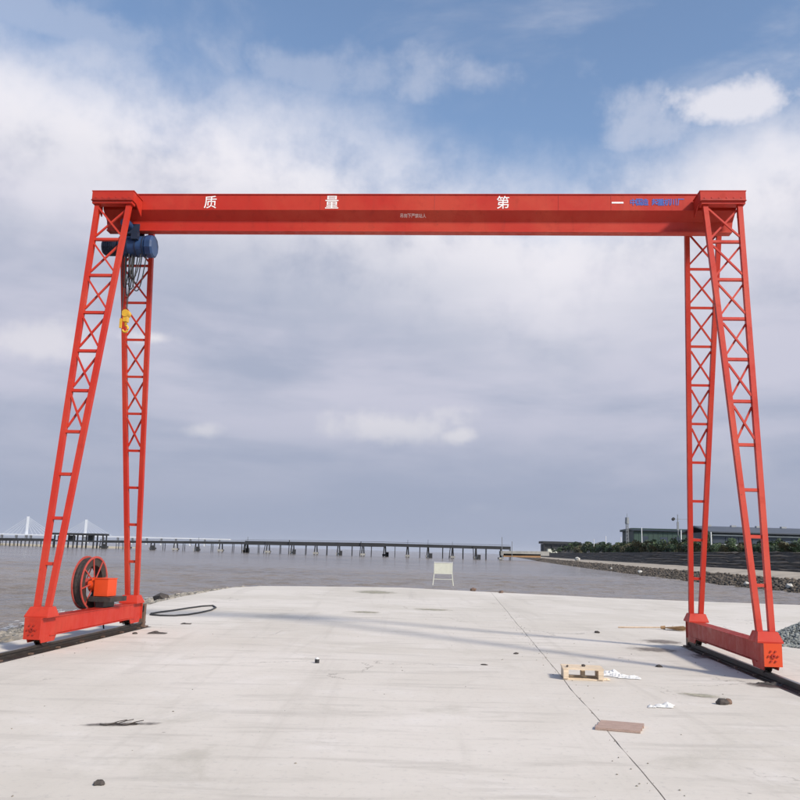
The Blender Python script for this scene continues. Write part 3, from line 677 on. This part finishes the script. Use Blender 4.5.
def patch_mat(name, col, rough):
    m = mat(name, col, rough, 0, .4, 9, .3, 40); b = NB(m.node_tree); p = m.node_tree.nodes['Principled BSDF']
    tc = b.n('ShaderNodeTexCoord'); q = b.v('LENGTH', b.v('MULTIPLY', b.v('SUBTRACT', tc.outputs['Generated'], (.5, .5, 0)), (2, 2, 0)))
    a = b.m('ADD', b.m('SUBTRACT', 1.0, q), b.m('MULTIPLY', b.m('SUBTRACT', b.noise(tc.outputs['Object'], 5.0, 7, .7), .5), 1.6))
    b.put(p.inputs['Alpha'], b.m('MULTIPLY', b.smooth(a, .15, .85), .8))
    return m
def stain(px, py, rx, ry, m, lab, rot=0.0):
    c = G(px, py, .006)
    b = MB().add([(-rx, -ry, 0), (rx, -ry, 0), (rx, ry, 0), (-rx, ry, 0)], [(0, 1, 2, 3)])
    return tag(b.build('dirt_patch', m, None, c, facing(c)+rot), lab, 'stain')
WET = patch_mat('wet_dirt', (0.20, 0.165, 0.145), 0.7); OIL = patch_mat('oily_dirt', (0.075, 0.062, 0.055), 0.55); MOSS = patch_mat('moss_dirt', (0.36, 0.34, 0.26), 0.9)
stain(655, 649.5, .62, .62, WET, 'brown wet dirt patch between the broom and the right carriage')
stain(712, 656.5, .55, .75, OIL, 'dark oily patch close under the middle of the right carriage')
stain(768, 685.5, .42, .30, OIL, 'black dirt streak at the right rail near the frame edge')
stain(740, 668, .28, .36, WET, 'small brown dirt spot left of the right carriage near end')
stain(700, 695, .34, .22, MOSS, 'faint greenish smear left of the stone pair')
stain(375, 592, 1.1, 1.9, MOSS, 'greenish mossy patch near the far edge left of the signboard')
stain(432, 609.5, .75, .60, MOSS, 'long thin mossy streak in the middle of the slab')
stain(365, 612, .6, .60, MOSS, 'short mossy streak left of the long one')
stain(662, 641.5, .55, .70, WET, 'faint brown patch directly below the broom head')
stain(118, 724, .5, .10, OIL, 'thin dark dirt line along the twig')

gr = MB()
for k in range(520):                                                         # grit, thickest along the joint and the rails
    m_ = random.random()
    q = C2W(2.32+random.gauss(0, .10), random.uniform(-11, 12)) if m_ < .35 else C2W(random.choice((-S, S))+random.gauss(0, .30), random.uniform(-9, 3)) if m_ < .65 else C2W(random.uniform(-4.8, 8), random.uniform(-11, 14))
    gr.rock((q.x, q.y, .003), random.choice((.003, .004, .006, .009)))
stuff(gr.build('grit', RUBBLE))

# gravel heap at the right edge
c = Vector((9.95, 18.0, 0)); gh = thing('gravel_heap', 'heap of grey gravel on the quay beside the right carriage', 'gravel heap', c)
hr = lambda x, y: max(0, 1-math.hypot(x/2.35, y/1.9))
hz = lambda x, y: 1.0*hr(x, y)**.9*(1+.18*noise.noise(Vector((x*1.2, y*1.2, 0))))
b = MB(); N = 44
for j in range(N+1):
    for i in range(N+1):
        x, y = (i/N*2-1)*2.6, (j/N*2-1)*2.1; b.v.append((x, y, hz(x, y)-.015+.02*noise.noise(Vector((x*7, y*7, 1)))))
b.f = [(j*(N+1)+i, j*(N+1)+i+1, (j+1)*(N+1)+i+1, (j+1)*(N+1)+i) for j in range(N) for i in range(N)]; b.sm = [False]*len(b.f)
b.v = [(x, y, z if z > 0 else -.06) for x, y, z in b.v]
b.build('mound', GRAVEL, gh)
b = MB()
for k in range(14000):
    a, q = random.random()*6.283, random.random()**.5*1.12; x, y = 2.35*q*math.cos(a), 1.9*q*math.sin(a)
    b.rock((x, y, hz(x, y)+.012), random.choice((.012, .016, .022, .03, .042)))
stuff(b.build('gravel', GRAVEL, gh))

# ------------------------------------------------------------------ jetty and bridge beyond the water
jt = thing('jetty', 'long dark jetty on piles crossing the river in the distance', 'jetty', W(300, 548, 322))
J0 = jt.location.copy(); J0.z = 0; jt.location = J0
def jl(px, py, Y=322): return W(px, py, Y) - J0
for x0, t0, x1, t1, th in ((-40, 537.2, 52, 538.6, 1.0), (104, 540.2, 246, 541.7, .9), (246, 540.9, 385, 543.2, 1.35), (385, 543.3, 510, 546.6, 1.1)):
    p, q = jl(x0, t0), jl(x1, t1); up = Vector((0, 0, th/2))
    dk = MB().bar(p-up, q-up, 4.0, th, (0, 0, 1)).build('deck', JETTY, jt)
    for s_ in (-1, 1): MB().bar(p+Vector((0, s_*1.9, .45)), q+Vector((0, s_*1.9, .45)), .07, .07).build('handrail', JETTY, dk)
    n = int((x1-x0)/(4 if x0 < 100 else 11))
    for k in range(n+1):
        xx = p.lerp(q, min(1, max(0, (k+random.uniform(-.22, .22))/max(1, n)))); main = x0 > 100 and k % 2 == 0
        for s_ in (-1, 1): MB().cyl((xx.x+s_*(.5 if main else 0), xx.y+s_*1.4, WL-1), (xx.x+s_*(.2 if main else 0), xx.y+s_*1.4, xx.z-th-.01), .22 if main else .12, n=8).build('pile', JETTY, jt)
        if main:
            MB().box((xx.x, xx.y, WL+.55), (1.7, 4.2, .7)).build('pile_cap', JETTYC, jt)
            if random.random() < .35: MB().cyl((xx.x-random.uniform(.5, 1.5), xx.y-2.3, WL-1), (xx.x-random.uniform(.5, 1.5), xx.y-2.3, xx.z+random.uniform(-1.2, .6)), .16, n=6).build('mooring_pile', JETTY, jt)
            if random.random() < .3: MB().cyl((xx.x, xx.y+1.7, xx.z-.05), (xx.x, xx.y+1.7, xx.z+random.uniform(1.0, 2.2)), .06, n=5).build('lamp_standard', JETTY, jt)
            if k % 4 == 0: MB().box((xx.x+.9, xx.y-2.6, WL+.7), (1.2, .5, 1.9)).build('fender', JETTY, jt)
p, q = W(-60, 540.5, 330), W(108, 544.5, 330)
fr = thing('loading_frame', 'dark open steel portal frame on the jetty in front of the far bridge', 'frame', (W(80, 540, 321).x, 321, 0)); f0 = fr.location.copy()
fl = lambda px, py, Y=321: W(px, py, Y) - f0
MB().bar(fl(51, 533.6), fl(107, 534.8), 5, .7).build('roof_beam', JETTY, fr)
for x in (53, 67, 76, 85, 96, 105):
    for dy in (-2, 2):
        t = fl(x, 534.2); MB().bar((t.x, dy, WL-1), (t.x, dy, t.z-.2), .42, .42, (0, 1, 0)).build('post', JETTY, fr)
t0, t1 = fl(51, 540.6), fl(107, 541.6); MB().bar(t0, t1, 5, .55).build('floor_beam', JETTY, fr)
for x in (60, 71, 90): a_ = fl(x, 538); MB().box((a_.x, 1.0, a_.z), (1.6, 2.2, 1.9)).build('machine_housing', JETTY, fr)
ter = thing('causeway', 'pale low causeway strip at the right end of the jetty', 'causeway', (W(520, 552, 322).x, 322, 0)); e0 = ter.location.copy()
MB().bar(W(500, 553.2, 322)-e0, W(548, 553.6, 322)-e0, 5, 1.6).build('deck', JETTYC, ter); MB().bar(W(503, 555.2, 321)-e0, W(540, 556, 321)-e0, 3, 1.2).build('retaining_wall', mat('ochre_wall', (0.30, 0.17, 0.08), .9, 0, .2, .3), ter)

bg = thing('cable_stayed_bridge', 'far white cable-stayed bridge with two pylons on the left horizon', 'bridge', (W(57, 540, 2000).x, 2000, 0)); b0 = bg.location.copy()
bp = lambda px, py: W(px, py, 2000) - b0
dk = MB().bar(bp(-60, 532.6), bp(230, 539.6), 24, 2.4).build('deck', BRIDGE, bg)
def deck_at(px): return bp(px, 532.6+(px+60)*7.0/290)
for px_, pt in ((28.3, 516.4), (86.5, 519.6)):
    tp = bp(px_, pt); d0 = deck_at(px_)
    b = MB(); b.bar((tp.x, 0, WL-2), (tp.x, 0, tp.z), 4.6, 4.2, (0, 1, 0)); py = b.build('pylon', BRIDGE, bg)
    for sgn in (-1, 1):
        for k in range(1, 7):
            e = deck_at(px_+sgn*k*4.3); a_ = Vector((tp.x, 0, tp.z-1-(6-k)*2.4)); MB().cyl(a_, (e.x, 0, e.z+1), .38, n=4).build('stay_cable', BRIDGE, py)
for k in range(20):
    px_ = -56+k*14.5; d0 = deck_at(px_); MB().box((d0.x, 0, (d0.z+WL)/2-1), (2.2, 10, d0.z-WL-.5)).build('pier', BRIDGE, bg)

# ------------------------------------------------------------------ buildings on the right bank
GZ = 2.7
def onland(px, Y): p = W(px, 550, Y); return Vector((p.x, Y, GZ))
def crest(px, off=10.8):
    """distance at which the line of sight through this column meets the top of the bank"""
    Y = 60.0
    while Y < 880 and W(px, 550, Y).x < bank_at(Y)+off: Y += 1.0
    return Y
c = onland(634, 232); gw = thing('green_warehouse', 'green clad warehouse with dark flat roof behind the bushes', 'warehouse', c, -.10); gw.scale = (1.25, 1.2, 1.42)
WD, DP, HT = 15.0, 16.0, 4.25
MB().box((WD/2, DP/2, HT/2-.3), (WD-.06, DP-.06, HT+.6)).build('wall', GREENW, gw)
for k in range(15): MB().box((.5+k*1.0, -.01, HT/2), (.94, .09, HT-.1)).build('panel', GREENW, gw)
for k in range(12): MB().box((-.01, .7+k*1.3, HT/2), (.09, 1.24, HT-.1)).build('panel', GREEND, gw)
rf = MB().box((WD/2, DP/2, HT+.2), (WD+1, DP+1, .4)).build('roof', GREEND, gw)
MB().box((WD/2, -.55, HT+.05), (WD+1.02, .1, .22)).build('gutter', NAVY, rf)
MB().box((2.3, -.06, 1.6), (1.3, .16, 3.2)).build('door', NAVY, gw); 
for x in (6.2, 8.8, 11.4): MB().box((x, -.05, 2.6), (1.5, .14, 1.0)).build('window', NAVY, gw)
c = onland(712, 152); nw = thing('long_shed', 'long dark navy shed with white horizontal bands at the right edge', 'shed', c, -.02); nw.scale = (1.25, 1.2, 1.2)
WD, HT = 44.0, 3.1
MB().box((WD/2, 6, HT/2-.3), (WD, 11.9, HT+.6)).build('wall', NAVY, nw)
for k in range(24):
    MB().box((.95+k*1.83, -.02, .55), (1.74, .1, 1.0)).build('panel', NAVY, nw); MB().box((.95+k*1.83, -.02, 1.95), (1.74, .1, .9)).build('panel', NAVY, nw)
for z in (1.28, 2.62): MB().box((WD/2, -.09, z), (WD+.1, .14, .17)).build('white_band', TRIM, nw)
b = MB(); b.prism([(-.9, HT-.15), (-.9, HT+.02), (6, HT+1.0), (12.9, HT+.02), (12.9, HT-.15), (6, HT+.8)], 'X', -.6, WD+.6); rf = b.build('roof', mat('slate_roof', (0.055, 0.065, 0.085), 0.5, 0, .15, .2), nw)
for k in range(12): MB().box((1.5+k*3.6, 6, HT+1.05), (.7, .7, .3)).build('roof_vent', GREYB, rf)
c = onland(797, 101); gb = thing('site_cabin', 'small grey site cabin in front of the long shed at right edge', 'cabin', c, .03)
MB().box((1.6, 1.2, .55), (3.2, 2.4, 1.3)).build('wall', GREYB, gb); MB().box((1.6, 1.2, 1.24), (3.4, 2.6, .1)).build('roof', TRIM, gb); MB().box((.9, -.02, .75), (.7, .06, .5)).build('window', NAVY, gb)
c = onland(543, 560); dsd = thing('dark_shed', 'low dark shed with overhanging roof at the far end of the bank', 'shed', c, 0); dsd.scale = (1.75, 1.75, 2.6)
MB().box((6.6, 4, 1.0), (12.4, 7, 2.6)).build('wall', JETTY, dsd); MB().box((6.8, 4, 2.65), (14, 9, .55)).build('roof', JETTY, dsd)
for k in range(5): MB().box((.5+k*3.1, .1, 1.0), (.3, .3, 3.0)).build('post', JETTY, dsd)
c = onland(548, 545); vn = thing('parked_van', 'tiny white van parked before the dark shed', 'van', c, 0.1); vn.scale = (1.5, 1.5, 1.5)
MB().prism([(0, .3), (3.9, .3), (3.9, 1.0), (3.2, 1.15), (2.7, 1.8), (0, 1.8)], 'Y', 0, 1.7).build('body', BOARDW, vn)
for x in (.8, 3.1): MB().cyl((x, -.02, .3), (x, .2, .3), .32, n=12).build('wheel', RUBBER, vn)
MB().prism([(2.45, 1.15), (3.1, 1.15), (2.7, 1.65), (2.45, 1.65)], 'Y', -.02, .05).build('side_window', NAVY, vn)

# masts and poles
def lattice_mast(px, Y, top, lab):
    c = onland(px, Y); z1 = W(px, top, Y).z - GZ
    m = thing('lattice_mast', lab, 'mast', c)
    for x, y in ((-.35, -.35), (.35, -.35), (.35, .35), (-.35, .35)): MB().bar((x, y, -.3), (x*.6, y*.6, z1-1), .1, .1, (0, 1, 0)).build('upright', POLE, m)
    n = 9
    for k in range(n):
        z0, z2 = k*(z1-1)/n, (k+1)*(z1-1)/n
        for y in (-.3, .3): MB().bar((-.3, y, z0), (.3, y, z2), .06, .06, (0, 1, 0)).build('brace', POLE, m)
    MB().cyl((0, 0, z1-1.6), (0, 0, z1), .55, .45, n=10).build('antenna_drum', POLE, m)
    MB().cyl((0, 0, z1), (0, 0, z1+1.0), .05, n=6).build('spike', POLE, m)
lattice_mast(627.5, 226, 517.5, 'grey lattice mast with antenna drum left of the green warehouse')
c = onland(678.5, 168); z1 = W(678.5, 514.5, 168).z - GZ
lp = thing('lamp_pole', 'tall floodlight pole with side arm beside the rear right leg', 'lamp post', c)
MB().cyl((0, 0, -.2), (0, 0, z1), .13, .07, n=10).build('pole', POLE, lp)
MB().bar((-.9, 0, z1-.9), (2.2, 0, z1-.9), .07, .07).build('arm', POLE, lp); MB().cyl((-.85, -.2, z1-.85), (-.85, .2, z1-.95), .3, n=12).build('floodlight', JETTY, lp)
MB().box((0, 0, z1-2.2), (.35, .25, 1.6)).build('equipment_box', POLE, lp)
for i, (px_, Y, top, lab) in enumerate(((642, 158, 527.5, 'white post against the left corner of the green warehouse'), (681.5, 152, 530, 'white post next to the floodlight pole'), (711.5, 112, 532, 'white post at the left end of the long shed'),
                        (606, 230, 536, 'thin white post among the far trees'), (594, 240, 539, 'shorter white post among the far trees'), (621, 215, 537, 'thin pale post below the lattice mast'))):
    Y = crest(px_)+6; c = onland(px_, Y); z1 = W(px_, top, Y).z - GZ
    tag(MB().cyl((0, 0, -.3), (0, 0, z1), .11, .09, n=8).build('marker_post', TRIM, None, c), lab, 'post', 'white posts on the bank')
for px_, top in ((512, 541.5), (502, 537)):
    c = W(px_, 549, 315); z1 = W(px_, top, 315).z
    tag(MB().cyl((0, 0, WL-1), (0, 0, z1), .16, .1, n=8).build('navigation_pole', POLE, None, (c.x, c.y, 0)), 'thin pole at the shore end of the jetty, %s' % ('shorter and nearer the bank' if px_ == 512 else 'taller'), 'pole')

# ------------------------------------------------------------------ trees and bushes
def leaf_mesh(name, rx, rz, n, size, m, seed, clumps=9):
    rnd = random.Random(seed); b = MB()
    cl = [(rnd.uniform(-1, 1)*rx*.62, rnd.uniform(-1, 1)*rx*.62, rz*(.25+rnd.random()*1.25), rnd.uniform(.28, .5)*rx) for _ in range(clumps)]
    for _ in range(n):
        cx, cy, cz, r = rnd.choice(cl); d = Vector((rnd.gauss(0, 1), rnd.gauss(0, 1), rnd.gauss(0, 1))).normalized()*r*rnd.random()**.4
        p = Vector((cx, cy, cz)) + Vector((d.x, d.y, d.z*.8)); p.z = max(p.z, .02)
        u = Vector((rnd.gauss(0, 1), rnd.gauss(0, 1), rnd.gauss(0, .6))).normalized(); v = u.orthogonal().normalized(); s_ = size*rnd.uniform(.6, 1.3)
        b.add([p-u*s_, p-v*s_*.5, p+u*s_, p+v*s_*.5], [(0, 1, 2, 3)])
    return b.mesh(name, m)
BUSH = [leaf_mesh('foliage', 1.3, .8, 900, .13, LEAF[k % 3], 10+k, 8) for k in range(6)]
CROWN = [leaf_mesh('crown', 1.5, 1.9, 1800, .15, LEAF[k % 2], 40+k, 12) for k in range(4)]
stem_me = MB().cyl((0, 0, -.3), (0, 0, .7), .06, .03, n=6).mesh('stem', BARK)
def trunk_mesh():
    b = MB(); b.cyl((0, 0, -.4), (.05, 0, 1.6), .16, .10, n=8)
    for a in range(5):
        t = a*1.26; b.cyl((.04, 0, 1.1+.12*a), (.8*math.cos(t), .8*math.sin(t), 2.2+.15*a), .06, .02, n=5)
    return b.mesh('trunk', BARK)
trunk_me = trunk_mesh()
def bush(px, Y, sc, k, lab, dz=0.0):
    c = onland(px, Y); c.z = GZ-.12+dz
    t = thing('bush', lab, 'bush', c, random.random()*6, 'bushes along the bank')
    f = link('foliage', BUSH[k % 6], t); link('stem', stem_me, t); t.scale = (sc, sc, sc*random.uniform(.85, 1.15))
    return t
def tree(px, Y, top, k, lab, wide=1.0):
    Y = crest(px)+Y; c = onland(px, Y); h = W(px, top, Y).z - GZ; sc = h/4.0
    t = thing('tree', lab, 'tree', c, random.random()*6, 'trees on the bank'); t.scale = (sc*wide, sc*wide, sc)
    link('trunk', trunk_me, t); link('crown', CROWN[k % 4], t, (0, 0, .55))
tl = [(583, 22, 541), (590, 14, 540), (597, 24, 541.5), (603, 12, 540), (610, 20, 541.5), (616, 15, 540), (622, 22, 541.5), (629, 12, 540), (571, 20, 541.5), (577, 14, 540.5), (565, 10, 544.5), (559, 10, 546), (553, 8, 547.5), (586, 9, 543), (594, 8, 542.5), (607, 8, 543), (619, 7, 542.5)]
ords = ['first', 'second', 'third', 'fourth', 'fifth', 'sixth', 'seventh', 'eighth', 'ninth', 'tenth', 'eleventh', 'twelfth', 'thirteenth', 'fourteenth', 'fifteenth', 'sixteenth', 'seventeenth', 'eighteenth', 'nineteenth', 'twentieth', 'twenty-first', 'twenty-second', 'twenty-third', 'twenty-fourth', 'twenty-fifth', 'twenty-sixth', 'twenty-seventh', 'twenty-eighth', 'twenty-ninth', 'thirtieth', 'thirty-first', 'thirty-second', 'thirty-third', 'thirty-fourth']
for i, (a, Y, tp) in enumerate(sorted(tl)): tree(a, Y, tp, i, 'small dark tree between dark shed and green warehouse, %s from the left' % ords[i], 1.5)
tree(707, 12, 529.5, 0, 'darkest tree seen through the rear right leg, right of the green warehouse', .8)
tree(729, 9, 535, 1, 'rounded green tree before the left end of the long shed', 1.2)
tree(652, 12, 537.5, 2, 'light green tree before the wall of the green warehouse', 1.3)
bl = []
for row in range(3):
    for k in range(32):
        a = 578+k*7.3+row*2.4+random.uniform(-2.5, 2.5)
        if a > 806: break
        bl.append((a, crest(a)+.6+row*2.6+random.uniform(0, 1.4), row))
for row, where in ((0, 'front'), (1, 'middle'), (2, 'rear')):
    for i, (a, Y, _) in enumerate(q for q in bl if q[2] == row):
        bush(a, Y, random.uniform(.75, 1.3)*(1.2 if Y > 165 else .95 if Y > 125 else .62)*(1+.15*row), i+row*2, 'low scrubby bush in the %s row on the dark bank, %s from the left' % (where, ords[i]))

# ------------------------------------------------------------------ haze: even pale air over river and land
hz_ = bpy.data.materials.new('haze_air'); hz_.use_nodes = True; hz_.node_tree.nodes.clear()
b = NB(hz_.node_tree); pv = b.n('ShaderNodeVolumePrincipled'); pv.inputs['Color'].default_value = (.86, .90, 1, 1); pv.inputs['Density'].default_value = 0.00006; pv.inputs['Anisotropy'].default_value = 0.0
hz_.node_tree.links.new(pv.outputs[0], b.n('ShaderNodeOutputMaterial').inputs['Volume'])
stuff(MB().box((0, 6800, 34), (18600, 14800, 74)).build('haze', hz_))
